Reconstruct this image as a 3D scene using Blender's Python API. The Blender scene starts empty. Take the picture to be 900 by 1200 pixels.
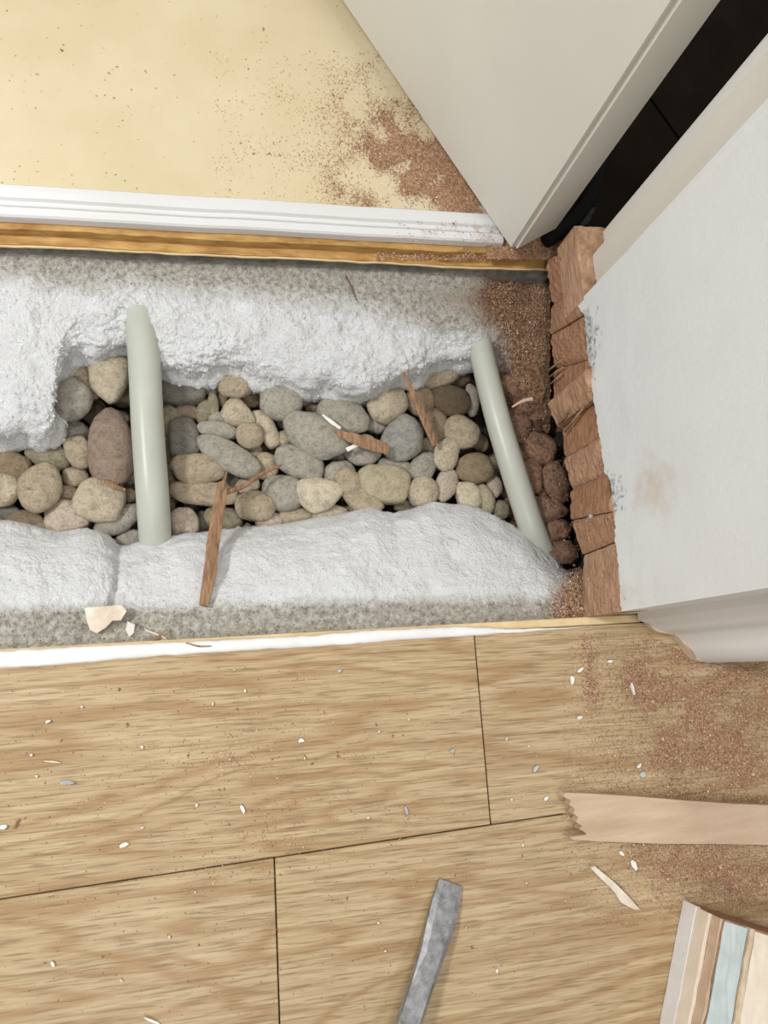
import bpy, bmesh, math, random
import numpy as np
from mathutils import Vector, Matrix, noise

random.seed(7)
rng = np.random.default_rng(7)
scene = bpy.context.scene
COL = scene.collection

# ------------------------------------------------------------------ camera
FPX, H = 870.0, 0.5                        # focal length in pixels (900x1200 frame), height above the floor
Dv = np.array([275-450, 790-600, FPX]); Dv /= np.linalg.norm(Dv)
Xv = np.array([4580-450, 509-600, FPX]); Xv -= Dv*Xv.dot(Dv); Xv /= np.linalg.norm(Xv)
Yv = -np.cross(Dv, Xv)
cam_d = bpy.data.cameras.new('camera'); cam = bpy.data.objects.new('camera', cam_d); COL.objects.link(cam)
cam_d.sensor_fit = 'VERTICAL'; cam_d.sensor_height = 36.0; cam_d.sensor_width = 27.0
cam_d.lens = 36.0*FPX/1200.0; cam_d.clip_start = 0.01; cam_d.clip_end = 50
R = Matrix(((Xv[0], -Xv[1], -Xv[2]), (Yv[0], -Yv[1], -Yv[2]), (-Dv[0], Dv[1], Dv[2])))
cam.matrix_world = Matrix.Translation((0, 0, H)) @ R.to_4x4()
scene.camera = cam

# ------------------------------------------------------------------ world, lamps, exposure
scene.view_settings.view_transform = 'Standard'; scene.view_settings.look = 'None'
scene.view_settings.exposure = 0.0; scene.view_settings.gamma = 1.0; scene.view_settings.use_curve_mapping = False
w = bpy.data.worlds.new('World'); scene.world = w; w.use_nodes = True
w.node_tree.nodes['Background'].inputs[0].default_value = (1.0, 0.995, 0.985, 1)
w.node_tree.nodes['Background'].inputs[1].default_value = 0.385

HX, HY = 0.2145, 0.3008                    # hinge corner of the open door
DU = Vector((-0.495, 0.869, 0)); DN = Vector((0.869, 0.495, 0))
def lamp(name, kind, loc, power, size, color, target=None):
    l = bpy.data.lights.new(name, kind); l.energy = power; l.color = color
    if kind == 'AREA': l.shape = 'DISK'; l.size = size
    else: l.shadow_soft_size = size
    o = bpy.data.objects.new(name, l); COL.objects.link(o); o.location = loc
    if target is not None:
        o.rotation_euler = (Vector(target)-Vector(loc)).to_track_quat('-Z', 'Y').to_euler()
    return o
lamp('bathroom_downlight', 'POINT', Vector((HX, HY, 2.6))+DU*0.45+DN*0.009, 26, 0.028, (1.0, 0.985, 0.96))
lamp('hall_ceiling_lamp', 'AREA', (1.05, -0.75, 2.3), 7, 0.30, (1.0, 0.98, 0.95), (0.1, -0.1, 0))
lamp('front_fill_lamp', 'AREA', (-0.45, -1.15, 2.3), 13, 0.40, (1.0, 0.99, 0.97), (0.1, 0.1, 0))  # unseen fill lamp, added in front to brighten the casing
lamp('added_side_lamp', 'AREA', (-0.82, 0.30, 1.25), 14, 0.24, (1.0, 0.995, 0.98), (0.15, 0.1, 0))  # unseen low lamp, added to light the jamb and dim the lower-right floor

# ------------------------------------------------------------------ helpers
def ray(px, py):
    r = np.array([px-450.0, py-600.0, FPX])
    return np.array([r.dot(Xv), r.dot(Yv), -r.dot(Dv)])
def P(px, py, z=0.0):                       # point of the photograph on the plane at height z
    d = ray(px, py); t = (z-H)/d[2]
    return Vector((d[0]*t, d[1]*t, z))
def PX(px, py, x):                          # ... on the upright plane X = x
    d = ray(px, py); t = x/d[0]
    return Vector((x, d[1]*t, H+d[2]*t))
def srgb(c):
    return tuple((v/255/12.92 if v/255 <= .04045 else ((v/255+.055)/1.055)**2.4) for v in c)
def col4(c): return srgb(c)+(1.0,)
def lerp(a, b, t): return a+(b-a)*t
def poly(pts, x):
    return float(np.interp(x, [p[0] for p in pts], [p[1] for p in pts]))
def fbm(p, o=3): return noise.fractal(p, 1.0, 2.0, o)

def link(name, me, mat=None, parent=None):
    o = bpy.data.objects.new(name, me); COL.objects.link(o)
    if mat is not None: me.materials.append(mat)
    if parent is not None: o.parent = parent
    return o
def tag(o, label=None, cat=None, group=None, kind=None):
    if label: o['label'] = label
    if cat: o['category'] = cat
    if group: o['group'] = group
    if kind: o['kind'] = kind
    return o
def mesh(name, verts, faces, smooth=False):
    me = bpy.data.meshes.new(name); me.from_pydata([tuple(v) for v in verts], [], faces); me.update()
    bm = bmesh.new(); bm.from_mesh(me); bmesh.ops.recalc_face_normals(bm, faces=bm.faces); bm.to_mesh(me); bm.free()
    if smooth: me.polygons.foreach_set('use_smooth', [True]*len(me.polygons))
    return me
def empty(name, loc):
    o = bpy.data.objects.new(name, None); COL.objects.link(o); o.location = loc; o.empty_display_size = .01; return o
def child(name, me, mat, root):             # part whose mesh is in world coordinates, under an Empty at root.location
    me.transform(Matrix.Translation(-Vector(root.location)))
    return link(name, me, mat, root)
def recenter(o):                            # put the origin into the middle of the mesh
    me = o.data; n = len(me.vertices); c = Vector((0, 0, 0))
    for v in me.vertices: c += v.co
    c /= n; me.transform(Matrix.Translation(-c)); o.location = c; return o
def prism(name, pts, z0, z1, bevel=0.0, seg=1):
    bm = bmesh.new()
    a = [bm.verts.new((p[0], p[1], z0)) for p in pts]; b = [bm.verts.new((p[0], p[1], z1)) for p in pts]
    n = len(pts)
    bm.faces.new(a[::-1]); bm.faces.new(b)
    for i in range(n): bm.faces.new((a[i], a[(i+1) % n], b[(i+1) % n], b[i]))
    bmesh.ops.recalc_face_normals(bm, faces=bm.faces)
    if bevel: bmesh.ops.bevel(bm, geom=list(bm.edges), offset=bevel, segments=seg, affect='EDGES', clamp_overlap=True)
    me = bpy.data.meshes.new(name); bm.to_mesh(me); bm.free(); return me
def box(name, x0, x1, y0, y1, z0, z1, bevel=0.0, seg=1):
    return prism(name, [(x0, y0), (x1, y0), (x1, y1), (x0, y1)], z0, z1, bevel, seg)
def slab(name, g, d, smooth=False):         # closed solid: front grid g[r][c] pushed back along d
    nr, nc = len(g), len(g[0]); V = [p for r in g for p in r]; n = len(V)
    V = V+[p+d for p in V]; F = []
    for r in range(nr-1):
        for c in range(nc-1):
            a, b, e, f = r*nc+c, r*nc+c+1, (r+1)*nc+c+1, (r+1)*nc+c
            F.append((a, b, e, f)); F.append((n+f, n+e, n+b, n+a))
    rim = [(0, c) for c in range(nc)]+[(r, nc-1) for r in range(1, nr)]+[(nr-1, c) for c in range(nc-2, -1, -1)]+[(r, 0) for r in range(nr-2, 0, -1)]
    ids = [r*nc+c for r, c in rim]
    for i in range(len(ids)):
        a, b = ids[i], ids[(i+1) % len(ids)]; F.append((b, a, n+a, n+b))
    return mesh(name, V, F, smooth)
def grid_mesh(name, g, smooth=True):
    nr, nc = len(g), len(g[0]); V = [p for r in g for p in r]
    F = [(r*nc+c, r*nc+c+1, (r+1)*nc+c+1, (r+1)*nc+c) for r in range(nr-1) for c in range(nc-1)]
    me = bpy.data.meshes.new(name); me.from_pydata([tuple(v) for v in V], [], F); me.update()
    if smooth: me.polygons.foreach_set('use_smooth', [True]*len(F))
    return me
def fattr(me, name, vals):
    a = me.attributes.new(name, 'FLOAT', 'POINT'); a.data.foreach_set('value', np.asarray(vals, dtype=np.float32))
def tube(name, pts, radii, seg=20, caps=True, squash=1.0):
    pts = [Vector(p) for p in pts]; V = []; F = []; up = Vector((0, 0, 1))
    for i, p in enumerate(pts):
        t = (pts[min(i+1, len(pts)-1)]-pts[max(i-1, 0)]).normalized()
        s = t.cross(up).normalized(); u = s.cross(t)
        for k in range(seg):
            a = 2*math.pi*k/seg; V.append(p+(s*math.cos(a)+u*math.sin(a)*squash)*radii[i])
    for i in range(len(pts)-1):
        for k in range(seg):
            F.append((i*seg+k, i*seg+(k+1) % seg, (i+1)*seg+(k+1) % seg, (i+1)*seg+k))
    if caps: F.append(tuple(range(seg))[::-1]); F.append(tuple((len(pts)-1)*seg+k for k in range(seg)))
    return mesh(name, V, F, True)
def spline(pts, n):
    pts = [Vector(p) for p in pts]; out = []
    q = [pts[0]*2-pts[1]]+pts+[pts[-1]*2-pts[-2]]; m = len(pts)-1
    for i in range(n+1):
        u = i/n*m; k = min(int(u), m-1); t = u-k; a, b, c, d = q[k:k+4]
        out.append(.5*((2*b)+(c-a)*t+(2*a-5*b+4*c-d)*t*t+(3*b-a-3*c+d)*t**3))
    return out

# ------------------------------------------------------------------ materials
class NT:
    def __init__(s, name):
        s.m = bpy.data.materials.new(name); s.m.use_nodes = True; s.t = s.m.node_tree; s.N = s.t.nodes; s.L = s.t.links
        s.b = s.N['Principled BSDF']
    def n(s, typ, **kw):
        o = s.N.new(typ)
        for k, v in kw.items():
            if k.startswith('i_'): o.inputs[k[2:].replace('_', ' ')].default_value = v
            else: setattr(o, k, v)
        return o
    def l(s, a, b): s.L.new(a, b)
    def coord(s, sc=(1, 1, 1), kind='Object', rnd=False):
        c = s.n('ShaderNodeTexCoord'); m = s.n('ShaderNodeMapping'); m.inputs['Scale'].default_value = sc
        s.l(c.outputs[kind], m.inputs['Vector'])
        if rnd:
            oi = s.n('ShaderNodeObjectInfo'); mu = s.n('ShaderNodeMath', operation='MULTIPLY'); mu.inputs[1].default_value = 37.0
            s.l(oi.outputs['Random'], mu.inputs[0]); cb = s.n('ShaderNodeCombineXYZ')
            for i in range(3): s.l(mu.outputs[0], cb.inputs[i])
            s.l(cb.outputs[0], m.inputs['Location'])
        return m.outputs[0]
    def noise(s, v, scale, detail=4, rough=.55, dist=0.0):
        o = s.n('ShaderNodeTexNoise'); o.inputs['Scale'].default_value = scale; o.inputs['Detail'].default_value = detail
        o.inputs['Roughness'].default_value = rough; o.inputs['Distortion'].default_value = dist
        s.l(v, o.inputs['Vector']); return o.outputs['Fac']
    def ramp(s, f, stops):
        o = s.n('ShaderNodeValToRGB'); e = o.color_ramp.elements
        while len(e) < len(stops): e.new(.5)
        for el, (p, c) in zip(e, stops): el.position = p; el.color = col4(c) if len(c) == 3 and max(c) > 1 else (tuple(c)+(1,))[:4]
        s.l(f, o.inputs[0]); return o.outputs[0]
    def mix(s, f, a, b, mode='MIX'):
        o = s.n('ShaderNodeMix', data_type='RGBA', blend_type=mode)
        for sock, v in ((o.inputs[0], f), (o.inputs[6], a), (o.inputs[7], b)):
            if isinstance(v, (int, float)): sock.default_value = v
            elif isinstance(v, tuple): sock.default_value = col4(v)
            else: s.l(v, sock)
        return o.outputs[2]
    def math(s, op, a, b=0.0):
        o = s.n('ShaderNodeMath', operation=op)
        for sock, v in zip(o.inputs, (a, b)):
            if isinstance(v, (int, float)): sock.default_value = v
            else: s.l(v, sock)
        return o.outputs[0]
    def attr(s, name, out='Fac'):
        return s.n('ShaderNodeAttribute', attribute_name=name).outputs[out]
    def bump(s, h, strength=.5, dist=.001):
        o = s.n('ShaderNodeBump'); o.inputs['Strength'].default_value = strength; o.inputs['Distance'].default_value = dist
        s.l(h, o.inputs['Height']); s.l(o.outputs[0], s.b.inputs['Normal'])
    def base(s, c, rough=.7, spec=.3):
        if isinstance(c, tuple): s.b.inputs['Base Color'].default_value = col4(c)
        else: s.l(c, s.b.inputs['Base Color'])
        s.b.inputs['Roughness'].default_value = rough; s.b.inputs['Specular IOR Level'].default_value = spec
        return s.m
def simple(name, c0, c1, scale=60, sc=(1, 1, 1), rough=.7, spec=.3, bump=.3, bdist=.001, bscale=None, rnd=True):
    t = NT(name); v = t.coord(sc, rnd=rnd); f = t.noise(v, scale, 5, .6)
    c = t.ramp(f, [(.3, c0), (.7, c1)]); t.bump(t.noise(v, bscale or scale*3, 5, .65), bump, bdist)
    return t.base(c, rough, spec)

def oak_mat():
    t = NT('oak_laminate'); v = t.coord((1, 1, 1), rnd=True)
    mp = t.n('ShaderNodeMapping'); mp.inputs['Scale'].default_value = (2.6, 15, 1); t.l(v, mp.inputs[0])
    big = t.noise(mp.outputs[0], 1.0, 3, .5, .5)
    rings = t.math('SINE', t.math('MULTIPLY', big, 62.0))
    rr = t.math('MULTIPLY', t.math('ADD', rings, 1.0), .5)
    m2 = t.n('ShaderNodeMapping'); m2.inputs['Scale'].default_value = (15, 400, 1); m2.inputs['Rotation'].default_value = (0, 0, .03); t.l(v, m2.inputs[0])
    fine = t.noise(m2.outputs[0], 1.0, 5, .68, .6)
    m3 = t.n('ShaderNodeMapping'); m3.inputs['Scale'].default_value = (46, 820, 1); t.l(v, m3.inputs[0])
    pore = t.noise(m3.outputs[0], 1.0, 2, .5)
    c = t.ramp(fine, [(.25, (128, 103, 72)), (.42, (172, 147, 110)), (.58, (190, 167, 131)), (.78, (203, 182, 148))])
    c = t.mix(t.math('MULTIPLY', t.math('POWER', rr, 3.5), .6), c, (150, 114, 72))
    c = t.mix(t.ramp(pore, [(.35, (.6, .6, .6)), (.46, (0, 0, 0))]), c, (126, 100, 68))
    t.bump(t.math('ADD', fine, t.math('MULTIPLY', pore, .5)), .12, .0006)
    return t.base(c, .42, .35)
OAK = oak_mat()

def vinyl_mat():
    t = NT('yellow_vinyl'); v = t.coord()
    c = t.ramp(t.noise(v, 9, 5, .6), [(.3, (206, 190, 153)), (.6, (215, 201, 168)), (.8, (220, 208, 180))])
    sp = t.noise(v, 150, 2, .5); c = t.mix(t.ramp(sp, [(.735, (0, 0, 0)), (.77, (.75, .75, .75))]), c, (150, 120, 80))
    m = t.n('ShaderNodeMapping'); m.inputs['Scale'].default_value = (45, 130, 1); m.inputs['Rotation'].default_value = (0, 0, .6); t.l(v, m.inputs[0])
    sc = t.noise(m.outputs[0], 1.0, 2, .5); c = t.mix(t.ramp(sc, [(.78, (0, 0, 0)), (.83, (.5, .5, .5))]), c, (140, 125, 95))
    t.bump(t.noise(v, 60, 3), .05, .001); return t.base(c, .38, .4)
VINYL = vinyl_mat()

def bank_mat():
    t = NT('plaster_concrete'); v = t.coord()
    wv = t.attr('white'); sv = t.attr('soil')
    n1 = t.noise(v, 260, 5, .7); n2 = t.noise(v, 55, 5, .6)
    wh = t.ramp(n2, [(.3, (224, 224, 224)), (.7, (238, 239, 240))])
    pit = t.noise(v, 330, 3, .6); wh = t.mix(t.ramp(pit, [(.29, (.45, .45, .45)), (.35, (0, 0, 0))]), wh, (170, 168, 164))
    gr = t.ramp(n1, [(.32, (132, 127, 118)), (.5, (180, 175, 164)), (.68, (212, 208, 199))])
    n3 = t.noise(v, 22, 4, .6)
    wm = t.math('ADD', wv, t.math('ADD', t.math('MULTIPLY', t.math('SUBTRACT', n1, .5), .5), t.math('MULTIPLY', t.math('SUBTRACT', n3, .5), .8)))
    c = t.mix(t.ramp(wm, [(.22, (0, 0, 0)), (.78, (1, 1, 1))]), gr, wh)
    so = t.ramp(n1, [(.3, (92, 68, 50)), (.5, (142, 110, 84)), (.72, (178, 144, 114))])
    sm = t.math('ADD', sv, t.math('MULTIPLY', t.math('SUBTRACT', n1, .5), 1.1))
    c = t.mix(t.ramp(sm, [(.35, (0, 0, 0)), (.75, (1, 1, 1))]), c, so)
    t.bump(t.math('ADD', n1, t.math('MULTIPLY', t.noise(v, 700, 3), .4)), 1.0, .0034)
    t.b.inputs['Subsurface Weight'].default_value = .12; t.b.inputs['Subsurface Radius'].default_value = (.004, .004, .004); t.b.inputs['Subsurface Scale'].default_value = 1.0
    return t.base(c, .92, .15)
BANK = bank_mat()

def soil_mat():
    t = NT('brown_soil'); v = t.coord(rnd=True)
    n1 = t.noise(v, 330, 5, .75); n2 = t.noise(v, 40, 4, .6)
    c = t.ramp(n1, [(.28, (78, 58, 46)), (.5, (134, 104, 84)), (.72, (172, 140, 116))])
    c = t.mix(t.ramp(n2, [(.5, (0, 0, 0)), (.75, (.5, .5, .5))]), c, (104, 92, 82))
    t.bump(n1, .8, .002); return t.base(c, .95, .1)
SOIL = soil_mat()

def cutwood_mat():
    t = NT('chiselled_brown_wood'); v = t.coord((1, 1, 1), rnd=True)
    m = t.n('ShaderNodeMapping'); m.inputs['Scale'].default_value = (60, 60, 420); m.inputs['Rotation'].default_value = (.5, 0, 0); t.l(v, m.inputs[0])
    f = t.noise(m.outputs[0], 1.0, 5, .65, .4)
    c = t.ramp(f, [(.25, (130, 103, 81)), (.5, (181, 148, 123)), (.75, (208, 180, 156))])
    oi = t.n('ShaderNodeObjectInfo'); tint = t.ramp(oi.outputs['Random'], [(0, (222, 200, 182)), (1, (255, 250, 244))])
    c = t.mix(1.0, c, tint, 'MULTIPLY')
    sp = t.noise(v, 520, 2, .5); c = t.mix(t.ramp(sp, [(.64, (0, 0, 0)), (.72, (.8, .8, .8))]), c, (88, 55, 38))
    t.bump(f, .7, .0016); return t.base(c, .8, .2)
CUT = cutwood_mat()

def paint_mat(name, c0, c1, dirt=(128, 122, 112), amt=.5, rough=.45, edge=False):
    t = NT(name); v = t.coord()
    c = t.ramp(t.noise(v, 7, 4, .5), [(.3, c0), (.7, c1)])
    d = t.noise(v, 75, 4, .6); c = t.mix(t.ramp(d, [(.72, (0, 0, 0)), (.8, (amt, amt, amt))]), c, dirt)
    if edge:                                 # chipped blue-grey undercoat along the sawn lower rim
        e = t.attr('chip'); n = t.noise(v, 170, 4, .65, .6)
        q = t.math('ADD', e, t.math('MULTIPLY', t.math('SUBTRACT', n, .5), 1.5))
        ch = t.ramp(t.noise(v, 260, 3, .6, .5), [(.36, (118, 122, 122)), (.46, (176, 182, 182)), (.62, (206, 208, 203))])
        c = t.mix(t.ramp(q, [(.56, (0, 0, 0)), (.66, (1, 1, 1))]), c, ch)
        st = t.attr('stain'); sq = t.math('MULTIPLY', st, t.noise(v, 60, 4)); c = t.mix(t.ramp(sq, [(.25, (0, 0, 0)), (.6, (.7, .7, .7))]), c, (196, 176, 152))
        t.bump(t.math('ADD', t.math('MULTIPLY', q, .8), t.noise(v, 30, 3)), .22, .0012)
    else: t.bump(t.noise(v, 40, 4), .12, .001)
    return t.base(c, rough, .35)
JAMB = paint_mat('jamb_paint', (217, 219, 218), (223, 225, 224), edge=True, amt=.35)
REBATE = paint_mat('rebate_shaded_paint', (208, 203, 192), (216, 211, 200))  # darker than the jamb: shade behind the stop put into the paint
DOOR = paint_mat('door_paint', (206, 202, 191), (213, 210, 200), amt=.35)
CASING = paint_mat('casing_paint', (226, 225, 221), (233, 232, 229), dirt=(196, 178, 156), amt=.6)
WALLM = paint_mat('wall_paint', (224, 221, 214), (228, 226, 220), amt=.1)
STRIP = paint_mat('threshold_paint', (214, 213, 211), (224, 224, 225), dirt=(150, 118, 88), amt=.5, rough=.35)
RAWEDGE = simple('torn_raw_wood', (196, 172, 142), (222, 205, 180), 120, rough=.8)
PLY = simple('plywood', (150, 108, 56), (205, 166, 104), 50, (1, 3, 3), rough=.7)
PLYL = simple('pale_plywood', (206, 178, 128), (230, 210, 168), 50, (1, 3, 3), rough=.7)
SEAL = simple('white_sealant', (226, 224, 222), (240, 239, 238), 40, rough=.6, bump=.4)
BED = simple('dark_gravel_bed', (34, 29, 25), (66, 58, 50), 200, rough=.95, bump=.8, bdist=.003, rnd=False)
UNDER = simple('underlay_and_gap_shade', (52, 42, 32), (70, 58, 44), 80, rough=.95)  # plank underlay; also paints the shade of the gap below the plywood
DTILE = simple('shaded_brown_tile', (30, 23, 17), (42, 33, 24), 30, rough=.8, spec=.1, bump=.05)  # brown tile, darkened to hold the shade behind the door
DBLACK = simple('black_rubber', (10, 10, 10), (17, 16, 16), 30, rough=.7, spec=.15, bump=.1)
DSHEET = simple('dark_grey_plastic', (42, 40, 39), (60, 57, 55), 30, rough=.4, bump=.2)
BOARD = simple('pale_pink_wood', (190, 162, 135), (212, 187, 162), 16, (1, 7, 4), rough=.75, bump=.3, bscale=140)
SPLINT = simple('splinter_wood', (128, 94, 68), (192, 154, 120), 150, (3, .5, 1), rough=.8, bump=.9, bdist=.002)
PALEW = simple('pale_splinter', (206, 188, 166), (236, 228, 216), 70, rough=.75)
CHIPW = simple('white_chip', (222, 218, 208), (242, 240, 235), 70, rough=.7)
CHIPG = simple('grey_chip', (150, 152, 154), (196, 198, 200), 70, rough=.7)
BLUEP = simple('old_blue_paint', (178, 190, 189), (202, 210, 207), 60, rough=.6)
CREAMP = simple('old_cream_paint', (226, 210, 188), (240, 230, 214), 45, rough=.65, bump=.4)
HANDLE = simple('tool_handle', (40, 38, 36), (56, 52, 48), 40, rough=.5)
def steel():
    t = NT('worn_steel'); v = t.coord(); n = t.noise(v, 160, 5, .65)
    c = t.ramp(n, [(.3, (112, 112, 114)), (.6, (160, 160, 161)), (.8, (182, 182, 182))])
    sp = t.noise(v, 330, 2); c = t.mix(t.ramp(sp, [(.68, (0, 0, 0)), (.74, (.7, .7, .7))]), c, (86, 80, 74))
    t.bump(n, .3, .0006); m = t.base(c, .48, .5); t.b.inputs['Metallic'].default_value = .45; return m
STEEL = steel()
def pex():
    t = NT('milky_pipe_plastic'); v = t.coord((3, 3, 3)); c = t.ramp(t.noise(v, 6, 3), [(.3, (178, 181, 168)), (.7, (188, 190, 180))])
    m = t.base(c, .36, .45); t.b.inputs['Subsurface Weight'].default_value = .35
    t.b.inputs['Subsurface Radius'].default_value = (.006, .006, .004); t.b.inputs['Subsurface Scale'].default_value = 1.0; return m
PEX = pex()
def stone_mat(name, c, speck=.5, vein=None):
    t = NT(name); v = t.coord(rnd=True)
    c = tuple(min(255, int(x*k_)) for x, k_ in zip(c, (1.08, 1.065, 1.05))); d = tuple(int(x*.74) for x in c); h = tuple(min(255, int(x*1.12+4)) for x in c)
    f = t.noise(v, 170, 9, .78); k = t.ramp(f, [(.28, d), (.5, c), (.74, h)])
    g = t.noise(v, 480, 4, .7); k = t.mix(t.ramp(g, [(.36, (speck,)*3), (.46, (0, 0, 0))]), k, tuple(int(x*.62) for x in c))
    k = t.mix(t.ramp(g, [(.6, (0, 0, 0)), (.68, (speck*.5,)*3)]), k, tuple(min(255, int(x*1.22)) for x in c))
    if vein:
        q = t.noise(v, 38, 3, .6, .8); k = t.mix(t.ramp(q, [(.5, (0, 0, 0)), (.62, (.75, .75, .75))]), k, vein)
    t.bump(t.math('ADD', f, t.math('MULTIPLY', g, .5)), 1.0, .003); return t.base(k, .85, .15)
STONE = {}
for nm, c, kw in (('grey', (168, 165, 154), {}), ('dark', (124, 122, 114), {}), ('cream', (192, 182, 160), {}), ('tan', (176, 164, 142), {}),
                  ('brown', (146, 130, 108), {}), ('red', (154, 137, 122), {}), ('pink', (194, 181, 166), {}), ('pale', (206, 198, 176), dict(speck=.25)),
                  ('blue', (156, 156, 151), dict(vein=(192, 186, 166))), ('yellow', (182, 172, 146), dict(vein=(204, 195, 168))),
                  ('deep', (104, 92, 76), {}), ('olive', (150, 143, 122), {})):
    STONE[nm] = stone_mat('pebble_'+nm, c, **kw)
def dust_mat():
    t = NT('sawdust'); c = t.attr('col', 'Color'); return t.base(c, .9, .1)
DUST = dust_mat()

# ------------------------------------------------------------------ the setting
XJ = 0.2497                                  # plane of the jamb face
YN, YF = 0.0178, 0.3020                      # near and far edge of the pit
# near floor: planks on an underlay
fl = tag(link('floor', prism('floor', [(-.62, YN-.002), (.95, YN-.002), (.95, -.75), (-.62, -.75)], -.05, -.0085), UNDER), 'oak laminate floor in front of the open pit', None, None, 'structure')
def seam(x): return -.1131+.034*(x-.0218)
JA, JB, g = .1637, .0216, .0004
def plank(pts):
    o = link('plank', prism('plank', pts, -.0085, 0.0, .0005, 1), OAK); recenter(o); o.parent = fl; return o
plank([(-.62, seam(-.62)+g), (JA-g, seam(JA)+g), (JA-g, YN), (-.62, YN)])
plank([(JA+g, seam(JA)+g), (.95, seam(.95)+g), (.95, YN), (JA+g, YN)])
plank([(-.62, -.31), (JB-g, -.29), (JB-g, seam(JB)-g), (-.62, seam(-.62)-g)])
plank([(JB+g, -.29), (.95, -.258), (.95, seam(.95)-g), (JB+g, seam(JB)-g)])
plank([(-.62, -.49), (-.2, -.476), (-.2, -.2965), (-.62, -.311)])
plank([(-.199, -.476), (.95, -.437), (.95, -.259), (-.199, -.2965)])
plank([(-.62, -.75), (.95, -.75), (.95, -.438), (-.62, -.491)])
# pale board edge standing out between planks and concrete
tag(link('trim_1', box('trim_1', -.62, .292, YN+.0003, YN+.0064, -.02, -.0015, .0006), PLYL), 'pale board edge along the near side of the pit', None, None, 'structure')
# far floor: yellow vinyl on two plywood sheets
ff = tag(link('floor_far', box('floor_far', -.62, .60, .318, 1.25, -.0025, 0.0), VINYL), 'yellow vinyl floor behind the threshold', None, None, 'structure')
def ply(y, z0, z1, mat, nm):
    xs = np.linspace(-.62, .262, 160); g0 = []
    for zz in (z1, z0): g0.append([Vector((x, y+.0014*fbm(Vector((x*9, y*50, 1)))+.0006*fbm(Vector((x*60, y, 3))), zz)) for x in xs])
    return link(nm, slab(nm, g0, Vector((0, .06, 0))), mat, ff)
ply(.3115, -.0105, -.0026, PLY, 'ply_and_gap_shade'); ply(.3048, -.0125, -.0106, PLY, 'ply_and_gap_shade'); ply(.3036, -.0130, -.0116, PLYL, 'ply_and_gap_shade'); ply(.3085, -.0215, -.0126, UNDER, 'ply_and_gap_shade')  # last one is no plywood: dark layer standing for the shadow gap
# pit bottom
tag(link('floor_pit', box('floor_pit', -.62, .60, -.05, .40, -.16, -.098), BED), 'dark gravel bed under the pebbles', None, None, 'structure')

# wall on the right with jamb lining, rebate and casing
wr = tag(link('wall_right', box('wall_right', XJ+.022, 1.0, .0245, .300, 0.0005, 2.4), WALLM), 'thick white wall on the right of the doorway', None, None, 'structure')
tag(link('wall_base', box('wall_base', XJ+.030, 1.0, .0245, .300, -.12, 0.0), BED), 'dark footing under the right wall', None, None, 'structure')
# white jamb face: ragged sawn lower rim
RIM = [(669, 366), (676, 360), (684, 368), (686, 392), (689, 420), (692, 432), (694, 455), (698, 480), (701, 505), (705, 530), (710, 556), (717, 566), (716, 584), (719, 602), (720, 628), (724, 650), (726, 690), (728, 717)]
rim = [PX(px, py, XJ) for px, py in RIM]
ry = [p.y for p in rim][::-1]; rz = [p.z for p in rim][::-1]
YD, YB = .2470, .2790                         # stop corner, far end of the rebate
ys = np.linspace(.0240, YD, 190); zrow = [0, .002, .004, .007, .011, .016, .022, .03, .04, .055, .075, .1, .15, .25, .4, .7, 1.1, 1.6, 2.0]
g0 = []; chip = []; stain = []
for zz in zrow:
    row = []
    for y in ys:
        zb = float(np.interp(y, ry, rz))+.0012*fbm(Vector((y*180, 0, 5)), 4)*2
        z = zb+zz if zz < .4 else zz+.06
        row.append(Vector((XJ+.0006*fbm(Vector((y*30, z*30, 2))), y, z)))
        band = 1.0-zz/.040
        # stronger chipping at two stretches
        s1 = math.exp(-((y-.215)/.025)**2); s2 = math.exp(-((y-.10)/.018)**2)*.8
        chip.append(max(0, min(1, band))*(.38+.62*max(s1, s2)))
        stain.append(math.exp(-((y-.095)/.03)**2-((zz-.05)/.03)**2)+.7*math.exp(-((y-.03)/.02)**2-(zz/.05)**2))
    g0.append(row)
me = slab('trim_2', g0, Vector((.022, 0, 0)), False)
fattr(me, 'chip', chip+[0]*len(chip)); fattr(me, 'stain', stain+[0]*len(stain))
tag(link('trim_2', me, JAMB), 'white painted jamb lining sawn off above its stub', None, None, 'structure')
# recessed rebate strip behind the stop
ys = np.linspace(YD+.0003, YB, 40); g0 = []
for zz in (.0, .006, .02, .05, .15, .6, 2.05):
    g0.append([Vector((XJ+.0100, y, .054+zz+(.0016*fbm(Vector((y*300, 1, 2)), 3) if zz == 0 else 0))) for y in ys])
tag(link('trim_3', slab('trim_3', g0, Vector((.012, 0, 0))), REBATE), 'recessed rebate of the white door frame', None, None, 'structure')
# moulded casing on the near face of the wall
cp = [(748, 727), (762, 733), (772, 740), (788, 743), (797, 752), (805, 764), (814, 772), (826, 776), (842, 776), (960, 771)]
prof = [P(a, b, .004) for a, b in cp]
n = len(prof); rows = []
zs = [.004, .0065, .010, .016, .03, .06, .2, .7, 2.0]
prof = spline(prof, 40)
for zz in zs:
    rows.append([Vector((p.x, p.y, zz+(.0018*fbm(Vector((p.x*160, p.y*160, 0)), 3) if zz < .012 else 0))) for p in prof])
back = []
V = [p for r in rows for p in r]; nc = len(prof); nr = len(rows)
me = slab('trim_4', rows, Vector((0.0, .034, 0)))
tag(link('trim_4', me, CASING), 'moulded white casing with a torn lower end', None, None, 'structure')
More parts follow.
